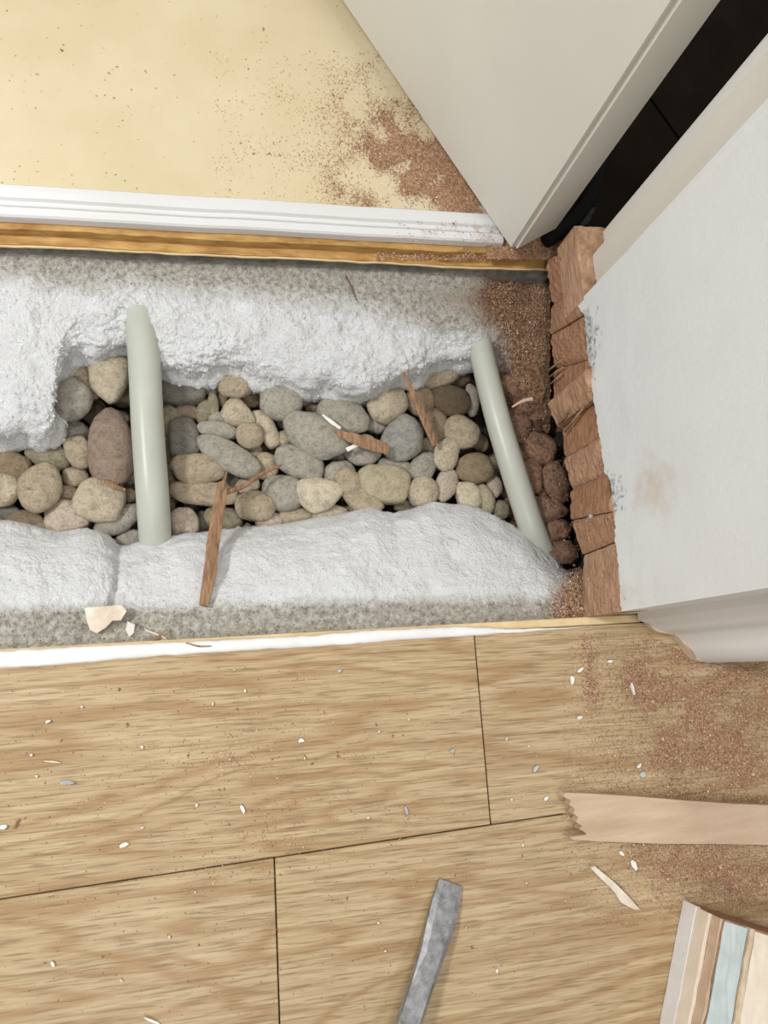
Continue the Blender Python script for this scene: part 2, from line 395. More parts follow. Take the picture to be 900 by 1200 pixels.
# raw torn rim of the casing
rim2 = [[Vector((p.x-.0004, p.y-.0007, z)) for p in prof[3:30]] for z in (.0008, .0052)]
for i, p in enumerate(prof[3:30]): rim2[1][i].z += .004*abs(fbm(Vector((p.x*120, p.y*100, 3)), 3))+.006*math.exp(-((i-19)/5)**2)
o = link('torn_rim', slab('torn_rim', rim2, Vector((0, .006, 0))), RAWEDGE, bpy.data.objects['trim_4'])

# door leaf standing open
DT = .0462; c0 = Vector((HX, HY, 0)); a = c0; b = c0+DU*.72; c = b+DN*DT; d = c0+DN*DT
me = prism('door_1', [(d.x, d.y), (c.x, c.y), (b.x, b.y), (a.x, a.y)], .0165, 2.0, .0035, 6)
me.polygons.foreach_set('use_smooth', [False]*len(me.polygons))
tag(link('door_1', me, DOOR), 'white door leaf standing ajar over the yellow floor', None, None, 'structure')

# brown tiles behind the door, the gap's shade put into their colour
fd = tag(empty('floor_shaded', d+Vector((0, 0, .001))), 'brown tiled floor behind the open door, shade put into its colour', None, None, 'structure')
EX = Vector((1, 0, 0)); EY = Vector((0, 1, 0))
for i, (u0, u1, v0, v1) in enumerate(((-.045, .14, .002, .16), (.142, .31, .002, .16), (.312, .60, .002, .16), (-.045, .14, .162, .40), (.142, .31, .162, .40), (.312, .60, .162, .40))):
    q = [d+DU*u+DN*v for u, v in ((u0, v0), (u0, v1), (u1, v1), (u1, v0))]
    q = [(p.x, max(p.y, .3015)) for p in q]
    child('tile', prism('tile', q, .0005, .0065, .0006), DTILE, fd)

# ------------------------------------------------------------------ threshold strip
TY0, TY1 = .3165, .3395
cs = [(TY1, .0005), (TY1, .0075), (TY1-.0018, .0095), (TY1-.0060, .0100), (TY1-.0105, .0085), (TY1-.0118, .0062), (TY1-.0140, .0060), (TY1-.0148, .0078), (TY1-.0162, .0080), (TY1-.0168, .0066), (TY0+.0012, .0060), (TY0, .0045), (TY0, -.0020), (TY0+.003, -.0024), (TY0+.003, .0005)]
xs = np.linspace(-.62, .2135, 120); V = []; F = []; m = len(cs)
for x in xs:
    for y, z in cs: V.append((x, y+.0005*fbm(Vector((x*14, 0, 0))), z))
for i in range(len(xs)-1):
    for k in range(m): F.append((i*m+k, (i+1)*m+k, (i+1)*m+(k+1) % m, i*m+(k+1) % m))
F.append(tuple(range(m))); F.append(tuple((len(xs)-1)*m+k for k in range(m))[::-1])
tag(link('threshold_strip', mesh('threshold_strip', V, F), STRIP), 'long white grooved threshold strip along the yellow floor', 'strip')

# ------------------------------------------------------------------ banks of the pit
def bank(name, top, lip, prof, white, soil, step, nv, s, disp, curl, tail):
    # lip points are (x, y) or (x, y, x on the top edge); columns run from top edge to lip
    L = [(p[0], p[1], p[2] if len(p) > 2 else p[0]) for p in lip]
    cl = [0.0]
    for a, b in zip(L, L[1:]): cl.append(cl[-1]+math.hypot(b[0]-a[0], b[1]-a[1]))
    ts = np.arange(0, cl[-1], step); lx, ly, tx = [np.interp(ts, cl, [p[k] for p in L]) for k in range(3)]
    ker = np.ones(5)/5
    sm = lambda a: np.convolve(np.pad(a, 2, mode='edge'), ker, 'valid')
    lx, ly, tx = sm(lx), sm(ly), sm(tx); xs = tx
    G = np.zeros((nv+curl, len(xs), 3)); Wt = np.zeros((nv+curl, len(xs))); So = np.zeros_like(Wt); Am = np.zeros_like(Wt)
    for c in range(len(xs)):
        yt, yl = poly(top, tx[c]), ly[c]
        for r in range(nv):
            v = r/(nv-1); px = lerp(tx[c], lx[c], v*v*(3-2*v)); py = lerp(yt, yl, v); z = prof(v, px, (1-v)*abs(yl-yt))
            G[r, c] = P(px, py, z); Wt[r, c] = white(px, py, v); So[r, c] = soil(px, py, v)
            Am[r, c] = disp(px, py, v)
    for c in range(len(xs)):
        c0, c1 = max(0, c-4), min(len(xs)-1, c+4); tg = G[nv-1, c1]-G[nv-1, c0]; out = np.array([-tg[1], tg[0], 0]); out /= np.linalg.norm(out)+1e-9; out *= s
        for k in range(curl):
            t = (k+1)/curl
            G[nv+k, c] = G[nv-1, c]+out*(.004*math.sin(min(1, t*2.2)*math.pi)-.014*max(0, t-.40))+np.array([0, 0, -tail*t])
            Wt[nv+k, c] = Wt[nv-1, c]; So[nv+k, c] = So[nv-1, c]; Am[nv+k, c] = Am[nv-1, c]
    du = np.gradient(G, axis=1); dv = np.gradient(G, axis=0); N = np.cross(dv, du); N /= np.linalg.norm(N, axis=2, keepdims=True)+1e-9
    if N[nv//2, len(xs)//2, 2] < 0: N = -N
    for r in range(nv+curl):
        for c in range(len(xs)):
            if Am[r, c] <= 0: continue
            p = Vector(G[r, c]); q = p*95
            w_ = max(0.12, min(1, .55+1.4*noise.noise(p*28+Vector((3, 1, 7)))))
            f1 = noise.voronoi(p*190)[0][0]; f2 = noise.voronoi(p*420+Vector((5, 2, 1)))[0][0]
            h = .0040*noise.noise(p*38)+.0016*noise.noise(q*1.1)+w_*(.0030*(.45-f1)+.0016*(.45-f2))+.0006*noise.noise(q*5)
            G[r, c] += N[r, c]*h*Am[r, c]
    me = grid_mesh(name, [[Vector(G[r, c]) for c in range(len(xs))] for r in range(nv+curl)])
    fattr(me, 'white', Wt.ravel()); fattr(me, 'soil', So.ravel())
    return me
UT = [(-400, 258), (0, 284), (640, 316), (700, 319)]
UL = [(-400, 540), (-120, 526), (-20, 518, -26), (0, 517, -12), (28, 511, 4), (40, 518, 12), (54, 518, 22), (63, 513, 32), (67, 503, 42), (67.5, 490, 50), (68, 478, 58), (69, 464, 68), (71, 450, 80), (74, 440, 88), (80, 430, 98), (86, 421, 107), (96, 417, 115), (115, 420, 127), (126, 412, 135), (146, 404, 150), (172, 408), (186, 436), (200, 441), (215, 443), (248, 443), (262, 434), (285, 437), (300, 444), (328, 442), (345, 453), (356, 456), (380, 455), (398, 464), (424, 468), (436, 462), (455, 454), (475, 446), (490, 443), (505, 434), (525, 428), (546, 424), (575, 415), (592, 424), (602, 452), (612, 480), (632, 496), (646, 500)]
UGW = [(-400, 322), (0, 322), (100, 335), (250, 340), (420, 360), (520, 385), (600, 400)]
def u_prof(v, px, d=99):
    z = float(np.interp(v, [0, .06, .18, .3, .6, 1], [-.0225, -.024, -.027, -.0285, -.0305, -.0335]))
    return z-float(np.interp(d, [0, 5, 14, 28, 50], [.0215, .0145, .0075, .0030, 0]))-(.012*max(0, min(1, (px-565)/50)))
def u_white(px, py, v):
    return max(0, min(1, .5+(py-poly(UGW, px))/52.0))
def u_soil(px, py, v):
    a = (px-548)/85.0; b = .42*max(0, min(1, (px-430)/120))*max(0, 1-abs(py-350)/40)
    return max(0, min(1.15, max(0, a)+b))+.10
def u_disp(px, py, v):
    return .2+1.15*max(0, min(1, (py-poly(UGW, px)+22)/30.0)) if v > .03 else 0
me = bank('pit_bank', UT, UL, u_prof, u_white, u_soil, 1.6, 100, -1, u_disp, 16, .05)
tag(link('pit_bank', me, BANK), 'lumpy white plaster bank below the threshold strip', 'plaster bank')

LT = [(-400, 785), (0, 763), (150, 754), (260, 747), (370, 741), (540, 733), (700, 727)]
LL = [(-400, 620), (-120, 610), (0, 612), (40, 622), (66, 625), (95, 621), (118, 626), (136, 640), (148, 641), (165, 637), (200, 631), (225, 626), (300, 620), (345, 617), (390, 607), (440, 597), (465, 603), (482, 599), (512, 589), (545, 593), (580, 604), (612, 622), (640, 645), (662, 668), (688, 690)]
LGW = [(-400, 716), (0, 714), (150, 712), (240, 712), (330, 708), (460, 703), (600, 701), (690, 700)]
def l_prof(v, px, d=99):
    z = float(np.interp(v, [0, .1, .32, .45, .62, .8, .93, 1], [-.0095, -.0105, -.0125, -.0155, -.0215, -.030, -.041, -.052]))
    return z+.004*math.sin(px*.018+1)*math.sin(v*math.pi)-.006*math.exp(-((px-(141-14*max(0, (.95-v))))/4.5)**2)*(1 if v > .38 else 0)
def l_white(px, py, v): return max(0, min(1, .5+(poly(LGW, px)-py)/26.0))
def l_soil(px, py, v):
    return max(0, min(1.1, 1.2-math.hypot(px-696, (py-715)*1.0)/62.0))+.22*max(0, 1-abs(py-poly(LGW, px))/14)*(1 if px < 380 else .2)
def l_disp(px, py, v): return .62*min(1, v*8)
me = bank('pit_bank', LT, LL, l_prof, l_white, l_soil, 1.7, 84, 1, l_disp, 14, .05)
tag(link('pit_bank', me, BANK), 'white plaster bank with grey rim beside the oak floor', 'plaster bank')

# grey concrete rim right under the plywood
xs = np.linspace(-.62, .262, 200)
g0 = [[Vector((x, .3055+.0012*fbm(Vector((x*40, zz*300, 1)), 3), zz)) for x in xs] for zz in (-.0216, -.026, -.031, -.036)]
CONC = simple('grey_concrete', (110, 108, 100), (158, 155, 146), 160, rough=.92, bump=.6, bdist=.0015, rnd=False)
tag(link('wall_pit', slab('wall_pit', g0, Vector((0, .05, 0))), CONC), 'grey concrete edge under the yellow floor', None, None, 'structure')

# soil at the right end of the pit
g0 = []
for py in np.arange(395, 735, 2.4):
    row = []
    for px in np.arange(592, 712, 2.4):
        z = -.061+.006*noise.noise(Vector((px*.03, py*.03, 1)))
        z += .012*max(0, min(1, (py-640)/50)) + .010*max(0, 1-math.hypot(px-612, py-470)/50)
        z -= .022*math.exp(-((px-(644+(py-490)*.13))/11)**2)*(1 if py < 655 else math.exp(-((py-655)/20)**2))
        lim = 572+(py-400)*.20
        if px < lim+26: z -= .020*min(1, (lim+26-px)/22)
        p = P(px, py, z); q = p*95
        row.append(p+Vector((0, 0, .004*noise.noise(q*.8)+.0022*noise.noise(q*2)+.0012*noise.noise(q*4.5))))
    g0.append(row)
tag(link('soil_heap', slab('soil_heap', g0, Vector((0, 0, -.03)), True), SOIL), 'loose brown soil at the right end of the pit', 'soil', None, 'stuff')


def crumbs(name, sources, n, r0, r1, mat, label, cols, test=None, parent=None):
    pts = []
    for o in sources:
        mw = o.matrix_world if o.parent else Matrix.Translation(o.location)
        for v in o.data.vertices:
            if test is None or test(v.index, o): pts.append((mw @ v.co, v.normal.copy()))
    V = []; F = []; C = []
    for k in range(n):
        p, nn = pts[rng.integers(len(pts))]; r = r0+(r1-r0)*rng.random()**2.5; b = len(V)
        p = p+Vector(rng.normal(0, .0006, 3))*.6
        for d_ in ((1, 0, 0), (-.8, .2, .1), (0, 1, .1), (.1, -.9, 0), (0, .1, .9), (.1, 0, -.8)):
            V.append(p+Vector(d_)*r*rng.uniform(.6, 1.25))
        F += [(b+a_, b+c_, b+e_) for a_, c_, e_ in ((0, 2, 4), (2, 1, 4), (1, 3, 4), (3, 0, 4), (2, 0, 5), (1, 2, 5), (3, 1, 5), (0, 3, 5))]
        C += [cols[rng.integers(len(cols))]+(1.0,)]*6
    me = bpy.data.meshes.new(name); me.from_pydata([tuple(x) for x in V], [], F); me.update()
    ca = me.color_attributes.new('col', 'FLOAT_COLOR', 'POINT'); ca.data.foreach_set('color', np.array(C, dtype=np.float32).ravel())
    return tag(link(name, me, mat, parent), label, None, None, 'stuff')
def wtest(i, o): return o.data.attributes['white'].data[i].value > .62 and o.data.attributes['soil'].data[i].value < .5
WC = [srgb(c) for c in ((226, 226, 226), (234, 234, 235), (216, 216, 215))]
b0, b1 = bpy.data.objects['pit_bank'], bpy.data.objects['pit_bank.001']
crumbs('plaster_crumbs', [b0], 9000, .0003, .0013, DUST, 'white plaster crumbs clinging to the upper bank', WC, wtest, b0)
crumbs('plaster_crumbs', [b1], 2500, .0002, .0008, DUST, 'white plaster crumbs on the near bank', WC, wtest, b1)
GC = [srgb(c) for c in ((150, 146, 138), (120, 114, 104), (186, 182, 174), (204, 200, 194), (140, 118, 96))]
def gtest(i, o): return o.data.attributes['white'].data[i].value < .5 and o.data.attributes['soil'].data[i].value < .6
crumbs('concrete_grit', [b0], 2500, .0002, .0008, DUST, 'grey concrete grit along the far rim', GC, gtest, b0)
crumbs('concrete_grit', [b1], 2500, .0002, .0008, DUST, 'grey concrete grit along the near rim', GC, gtest, b1)

# ------------------------------------------------------------------ stones and clods
def unit_ball(sub=3):
    bm = bmesh.new(); bmesh.ops.create_icosphere(bm, subdivisions=sub, radius=1.0)
    v = [x.co.copy() for x in bm.verts]; f = [tuple(y.index for y in x.verts) for x in bm.faces]; bm.free(); return v, f
BV, BF = unit_ball(3)
def pebble(px, py, a, b, ang, lvl, mat, label, shape='', group='pebbles in the pit', name='pebble', cat='pebble', zoff=0):
    cz = -.0655-.0085*lvl+zoff
    o = P(px, py, cz); ex = (P(px+1, py, cz)-o); ey = (P(px, py+1, cz)-o)
    sc = .5*(ex.length+ey.length); ra, rb = a*sc, b*sc
    rc = min(ra, rb)*(.72 if min(a, b) < 16 else .62)
    rc = min(rc, .0125)
    th = math.radians(ang); u = (ex*math.cos(th)+ey*math.sin(th)).normalized(); v = Vector((0, 0, 1)).cross(u)
    seed = Vector((px*.37, py*.61, a*.9)); V = []
    e = .82 if shape != 'blocky' else .62
    for p in BV:
        q = Vector([math.copysign(abs(t)**e, t) for t in p]); 
        q = q*(1/(max(1e-6, (abs(q.x)**(2/e*.92)+abs(q.y)**(2/e*.92)+abs(q.z)**(2/e*.92)))**(.46*e))) if shape == 'blocky' else p.copy()*(1+.05*(abs(p.x*p.y)))
        k = 1.03+.17*noise.noise(p*1.1+seed)+.08*noise.noise(p*2.1+seed)+.022*noise.noise(p*4.7+seed)
        if shape == 'clod': k += .34*noise.noise(p*1.7+seed*1.3)+.20*noise.noise(p*3.4+seed)+.11*noise.noise(p*6.5+seed)+.05*noise.noise(p*11+seed)
        if shape == 'rough': k += .045*noise.noise(p*5+seed)+.03*noise.noise(p*9+seed)
        q = q*k
        if shape == 'egg': q.x *= 1.0; q.y *= 1-.22*q.x
        if shape == 'wedge': q.y *= 1.0-.42*q.x
        if shape == 'tri': q.x *= 1.0+.42*q.y
        V.append(o+u*(q.x*ra)+v*(q.y*rb)+Vector((0, 0, q.z*rc)))
    me = bpy.data.meshes.new(name); me.from_pydata([tuple(x) for x in V], [], BF); me.update()
    me.polygons.foreach_set('use_smooth', [True]*len(BF))
    ob = link(name, me, mat); me.transform(Matrix.Translation(-o)); ob.location = o
    ob.rotation_euler = (random.uniform(-.12, .12), random.uniform(-.12, .12), 0)
    return tag(ob, label, cat, group)
PEB = [
 # left of the left pipe
 (82, 468, 25, 27, 0, -.4, 'grey', 'round grey pebble half under the white lobe at upper left', ''),
 (95, 444, 29, 14, 52, .6, 'tan', 'long leaning pebble between round grey one and cream egg-shaped one', ''),
 (97, 424, 12, 8, 30, 1.6, 'olive', 'small dark pebble tucked under plaster above the long leaning one', ''),
 (128, 443, 32, 22, 85, -.2, 'cream', 'big cream egg-shaped pebble touching the upper end of left pipe', 'egg'),
 (130, 523, 50, 25, -94, -.3, 'red', 'largest reddish brown stone standing along the left pipe', 'egg'),
 (81, 506, 21, 15, 0, 1.5, 'grey', 'shaded grey pebble just below the round grey one', ''),
 (92, 530, 21, 15, 65, .2, 'tan', 'upright tan pebble left of the largest reddish stone', ''),
 (110, 486, 13, 15, 0, 2.6, 'deep', 'dark pebble deep in the gap above the reddish stone', ''),
 (18, 515, 19, 9, 0, 2.0, 'tan', 'flat tan pebble under the lower rim of the white lobe', ''),
 (57, 534, 27, 17, 12, 1.0, 'olive', 'brownish pebble behind the big egg-shaped one at left', ''),
 (12, 546, 27, 16, 25, .6, 'brown', 'dark angular pebble cut by the left picture edge', 'blocky'),
 (3, 574, 20, 20, 0, 0, 'cream', 'cream pebble at left picture edge below the dark angular one', ''),
 (47, 572, 31, 25, -75, -.5, 'tan', 'biggest rounded tan pebble at far left with a nicked side', ''),
 (89, 559, 15, 13, 0, .9, 'tan', 'small tan pebble below the upright tan one', ''),
 (80, 579, 11, 11, 0, .8, 'tan', 'tiny roundish pebble wedged right of the biggest tan one', ''),
 (117, 586, 28, 25, 20, -.2, 'cream', 'cream blocky pebble below the reddish stone', 'blocky'),
 (78, 607, 25, 22, 0, .3, 'pink', 'pinkish pale pebble against the near white bank', 'egg'),
 (30, 612, 24, 14, 5, .9, 'brown', 'brown dome-like pebble half sunk in the near bank at left', ''),
 (50, 620, 15, 11, 0, .7, 'olive', 'small olive pebble beside the pinkish one at the bank', ''),
 (7, 602, 17, 11, 0, 1.0, 'dark', 'speckled grey pebble at left picture edge near the bank', 'rough'),
 (139, 610, 29, 14, -28, .4, 'grey', 'long slanting grey pebble against the lower left pipe', ''),
 (151, 633, 17, 12, -20, 1.2, 'grey', 'grey pebble under the lower end of left pipe', ''),
 (150, 581, 9, 9, 0, 1.0, 'tan', 'tiny pebble touching left side of the left pipe', ''),
 (152, 557, 8, 12, 0, 1.2, 'grey', 'narrow grey pebble peeping out at left pipe beside reddish stone', ''),
 (109, 617, 9, 8, 0, 2.0, 'olive', 'little dark pebble between pinkish and slanting ones', ''),
 (26, 527, 21, 11, 0, 2.2, 'deep', 'dark hidden pebble under the white lobe at left', ''),
 # between the pipes, left half
 (213, 459, 27, 17, -5, .6, 'dark', 'dark grey pebble under plaster just right of left pipe', 'blocky'),
 (248, 453, 11, 11, 0, 1.2, 'dark', 'small dark pebble right of the dark grey one', ''),
 (277, 451, 19, 17, 20, 0, 'tan', 'rounded tan pebble hanging below the plaster edge', 'egg'),
 (311, 450, 16, 11, 0, 1.4, 'brown', 'brown pebble half under plaster beside the rounded tan one', ''),
 (329, 471, 25, 21, 10, -.1, 'grey', 'pale grey knobbly pebble near the plaster edge', 'rough'),
 (280, 486, 20, 15, 28, .1, 'cream', 'cream wedge-shaped pebble below the rounded tan one', 'wedge'),
 (312, 503, 27, 11, 62, .5, 'cream', 'long light pebble leaning beside the dimpled one', ''),
 (293, 510, 16, 15, 0, -.2, 'tan', 'dimpled tan pebble in the middle of the left group', 'rough'),
 (256, 504, 25, 10, 8, .1, 'grey', 'flat narrow grey pebble above the long oval one', ''),
 (269, 535, 39, 17, 30, -.4, 'grey', 'long oval grey pebble lying diagonal near the forked splinter', ''),
 (216, 513, 24, 18, 82, .2, 'dark', 'blue grey chipped pebble right of the left pipe', 'blocky'),
 (257, 492, 12, 9, 0, .7, 'grey', 'small rounded pebble on top of the flat narrow one', ''),
 (239, 483, 9, 16, 12, .9, 'olive', 'upright thin olive pebble above the chipped blue grey one', ''),
 (250, 474, 16, 6, 86, .7, 'olive', 'thinnest upright pebble near the dark small one', ''),
 (261, 467, 6, 10, 0, 1.5, 'brown', 'sliver of a brown pebble left of cream wedge', ''),
 (219, 484, 15, 11, 0, 1.0, 'red', 'reddish small pebble above the chipped blue grey one', ''),
 (198, 493, 20, 15, 80, .8, 'olive', 'olive pebble half behind the left pipe', ''),
 (190, 463, 9, 13, 0, 1.8, 'olive', 'dim pebble at right side of left pipe under plaster', ''),
 (197, 529, 10, 15, 0, 1.4, 'brown', 'brown pebble behind pipe left of the chipped one', ''),
 (291, 467, 15, 11, 0, 1.8, 'brown', 'shaded tan pebble behind the cream wedge', ''),
 (335, 516, 11, 12, 0, .9, 'yellow', 'small yellowish pitted pebble left of the large grey oval', 'rough'),
 (313, 528, 11, 8, 0, 2.0, 'deep', 'dark little pebble below the dimpled one', ''),
 (298, 530, 9, 11, 0, 1.2, 'tan', 'small pebble below right of the long oval', ''),
 (331, 494, 9, 9, 0, 2.0, 'dark', 'dark small stone under the knobbly pale grey one', ''),
 (232, 549, 31, 18, 6, -.3, 'tan', 'oval grainy pebble above the long bar-shaped one', ''),
 (239, 578, 39, 14, 5, .2, 'tan', 'bar-shaped tan pebble lying behind the forked splinter', 'blocky'),
 (216, 612, 16, 17, 0, .3, 'pink', 'pale cube-like pebble beside lower left pipe', 'blocky'),
 (261, 608, 21, 15, 20, .9, 'olive', 'knobbly olive pebble behind the splinter near the bank', 'rough'),
 (299, 594, 24, 18, 8, -.1, 'tan', 'coarse porous pebble right of the forked splinter', 'rough'),
 (316, 613, 17, 12, -10, .5, 'pink', 'small pinkish pebble at the bank below the porous one', ''),
 (312, 547, 14, 16, 0, .7, 'yellow', 'yellowish pebble under the thin splinter branch', 'rough'),
 (290, 569, 15, 11, -30, .8, 'tan', 'tan pebble just below the thin splinter branch', ''),
 (270, 562, 13, 9, 20, 1.3, 'dark', 'dark smooth pebble between grainy oval and splinter branch', ''),
 (238, 614, 9, 15, 0, 1.6, 'dark', 'dark pebble between pale cube-like one and splinter', ''),
 (200, 562, 10, 13, 0, 1.6, 'brown', 'brown shaded pebble right of the left pipe below the grainy oval', ''),
 (306, 571, 9, 8, 0, 1.8, 'deep', 'dark tiny pebble above the porous one', ''),
 (286, 622, 14, 9, 0, 1.5, 'olive', 'dim olive pebble at the bank below the porous one', ''),
 (198, 593, 7, 15, 0, 1.7, 'brown', 'brown narrow pebble behind lower left pipe', ''),
 (281, 601, 9, 11, 0, 1.8, 'brown', 'brown hidden pebble left of the porous one', ''),
 # middle
 (371, 510, 39, 26, 30, -.6, 'grey', 'largest smooth grey oval pebble with a white sliver beside it', ''),
 (403, 487, 31, 21, 22, .1, 'grey', 'grey triangular-ended pebble above the brown chip', 'egg'),
 (455, 473, 25, 20, -28, .1, 'cream', 'streaked cream pebble right below the plaster edge', 'egg'),
 (472, 513, 27, 23, -70, -.3, 'blue', 'blue white veined pebble in the middle of the pit', 'egg'),
 (425, 528, 22, 18, 0, .4, 'grey', 'grey pebble under the brown chip', ''),
 (357, 461, 11, 14, 0, 1.0, 'olive', 'olive pebble wedged right of the pale knobbly one', ''),
 (391, 458, 15, 10, 0, .9, 'olive', 'pebble half under plaster above the triangular-ended one', ''),
 (371, 466, 10, 10, 0, 1.9, 'dark', 'dark pebble in the gap above the largest oval', ''),
 (438, 496, 16, 13, 0, 1.2, 'grey', 'shaded grey pebble below the streaked cream one', ''),
 (367, 478, 9, 7, 0, 1.5, 'brown', 'tiny brown pebble above the largest oval', ''),
 (402, 540, 13, 9, 0, 1.4, 'grey', 'dim grey pebble below the largest oval', ''),
 (351, 542, 29, 19, 20, -.3, 'grey', 'smooth flat grey oval below the largest oval', ''),
 (333, 578, 25, 22, 10, .3, 'grey', 'rounded grey pebble left of the pale triangular one', ''),
 (373, 581, 26, 20, 0, -.4, 'pale', 'pale triangular pebble near the white bank', 'tri'),
 (398, 557, 19, 17, 0, .2, 'grey', 'round light grey pebble behind the long tilted one', ''),
 (420, 579, 33, 16, 46, -.1, 'tan', 'long tilted tan pebble reaching down to the bank', 'blocky'),
 (449, 568, 30, 22, 8, -.1, 'yellow', 'yellowish streaked blocky pebble near the bank', 'blocky'),
 (387, 606, 22, 13, -15, .5, 'cream', 'cream pebble half buried in the bank below triangular one', ''),
 (347, 607, 23, 13, -5, .8, 'tan', 'tan pebble half buried in the bank left of the cream one', ''),
 (462, 548, 21, 11, 10, .6, 'grey', 'flat grey pebble above the yellowish blocky one', ''),
 (409, 599, 8, 7, 0, 1.3, 'tan', 'tiny tan pebble between long tilted one and bank', ''),
 (475, 593, 13, 8, 0, 1.0, 'olive', 'low grey pebble at the bank right of the blocky one', ''),
 # right part
 (512, 440, 27, 15, -10, .6, 'tan', 'flat tan pebble under plaster behind the straight splinter', ''),
 (493, 470, 17, 18, 0, .9, 'brown', 'brown pebble crossed by the straight splinter', ''),
 (528, 470, 22, 18, 15, .5, 'deep', 'dark brown pebble with a light lower side near right pipe', ''),
 (536, 444, 15, 12, 0, 1.8, 'deep', 'dark hidden pebble under plaster beside right pipe', ''),
 (541, 507, 21, 20, 0, .1, 'tan', 'round tan pebble touching the right pipe', ''),
 (511, 500, 21, 14, 80, .9, 'brown', 'upright brown pebble at the foot of the straight splinter', ''),
 (553, 469, 9, 18, 0, .9, 'grey', 'light pebble peeping out left of right pipe', ''),
 (500, 524, 9, 11, 0, 1.3, 'olive', 'small olive pebble below the straight splinter', ''),
 (523, 533, 20, 14, -75, -.1, 'cream', 'cream upright pebble right of the grey leaning one', 'rough'),
 (556, 549, 21, 18, 5, .1, 'brown', 'brown rounded pebble by the middle of right pipe', 'rough'),
 (496, 547, 20, 14, -58, .2, 'grey', 'grey leaning pebble left of the cream upright one', 'egg'),
 (496, 577, 19, 18, 0, -.2, 'cream', 'round cream pebble resting on the near bank', 'rough'),
 (523, 568, 21, 12, -65, .2, 'pink', 'pinkish leaning pebble right of the round cream one', ''),
 (549, 583, 18, 14, 80, .3, 'pale', 'pale split pebble at the bank near right pipe', 'blocky'),
 (568, 585, 18, 11, 75, .5, 'yellow', 'yellowish pebble joined to the pale split one', ''),
 (538, 571, 10, 11, 0, 1.4, 'brown', 'small brown pebble behind the pale split one', ''),
 (579, 569, 9, 13, 0, .8, 'pink', 'small pink pebble touching right pipe', ''),
 (587, 598, 10, 11, 0, 1.0, 'olive', 'grey brown pebble at bank beside lower right pipe', ''),
 (546, 531, 9, 7, 0, 1.8, 'deep', 'dark tiny pebble above the brown rounded one', ''),
 (563, 519, 9, 11, 0, 1.6, 'brown', 'brown small pebble under the right pipe', ''),
 # past the left picture edge
]
for q in PEB: pebble(q[0], q[1], q[2], q[3], q[4], q[5], STONE[q[6]], q[7], q[8])
# lower layer that fills the gaps, and the row going on to the left
kinds = ['deep', 'brown', 'olive', 'dark', 'tan']
for py in range(425, 630, 23):
    for px in range(-20, 600, 27):
        if px < 20 and py < 520: continue
        if px > 560 and py < 520: continue
        jx, jy = px+random.uniform(-8, 8), py+random.uniform(-8, 8)
        pebble(jx, jy, random.uniform(11, 16), random.uniform(9, 13), random.uniform(0, 180), 3.5, STONE[random.choice(kinds)], 'dim pebble in the lower layer '+('left of the left pipe' if jx < 165 else 'just right of the left pipe' if jx < 290 else 'under the middle stones' if jx < 430 else 'left of the right pipe'), '', 'lower layer of pebbles')
for i in range(30):
    pebble(-22-(i % 10)*35, 545+(i//10)*32+random.uniform(-6, 6), random.uniform(17, 25), random.uniform(14, 19), random.uniform(-40, 40), .5, STONE[random.choice(['tan', 'grey', 'cream', 'brown'])], 'pebble beyond the left picture edge', '', 'pebbles past the left edge')

CLODS = [(610, 455, 22, 18, 'brown soil lump beside the top of right pipe'), (628, 528, 22, 17, 'rounded soil clod right of the right pipe'), (618, 556, 17, 21, 'angular soil clod against the right pipe'),
         (650, 566, 15, 24, 'grey brown soil clod beside the sawn stub'), (640, 598, 22, 14, 'crumbly soil clod near the lower part of stub'), (652, 622, 17, 12, 'dark soil clod above the near bank corner'),
         (656, 648, 22, 14, 'flat soil clod at the near bank corner'), (606, 500, 16, 20, 'soil lump leaning on the middle of right pipe'), (632, 478, 14, 12, 'small soil lump below the brown dusted bank')]
for px, py, a, b, lab in CLODS:
    pebble(px, py, a, b, random.uniform(-20, 20), 0, SOIL, lab, 'clod', 'soil clods in the pit', 'soil_clod', 'soil clod', .008)

SC = [srgb(c) for c in ((134, 104, 82), (158, 126, 102), (108, 82, 64), (178, 146, 120), (92, 68, 52))]
crumbs('soil_granules', [o for o in COL.objects if o.name.startswith(('soil_heap', 'soil_clod'))], 12000, .0003, .0016, DUST, 'loose brown soil granules over the clods', SC, None, bpy.data.objects['soil_heap'])
def stest(i, o): return o.data.attributes['soil'].data[i].value > .6
crumbs('soil_granules', [b0], 6000, .0003, .0013, DUST, 'brown granules on the dusty end of the upper bank', SC, stest, b0)

# ------------------------------------------------------------------ pipes
def zpipe(pts): return [P(*p) for p in pts]
pl = spline(zpipe([(160, 330, -.046), (166, 384, -.040), (170, 440, -.037), (173, 500, -.037), (178, 570, -.041), (181, 615, -.050), (183, 645, -.064), (186, 680, -.084)]), 40)
tag(link('plastic_pipe', tube('plastic_pipe', pl, [.0116]*41, 28), PEX), 'milky white plastic pipe crossing the left part of the pebbles', 'pipe', 'pipes in the pit')
pr = spline(zpipe([(552, 340, -.060), (560, 392, -.046), (568, 430, -.042), (583, 490, -.040), (601, 550, -.042), (622, 615, -.049), (636, 650, -.063), (652, 690, -.086)]), 40)
tag(link('plastic_pipe', tube('plastic_pipe', pr, [.0098+.0008*i/40 for i in range(41)], 28), PEX), 'milky plastic pipe with brown dust at the soil end', 'pipe', 'pipes in the pit')

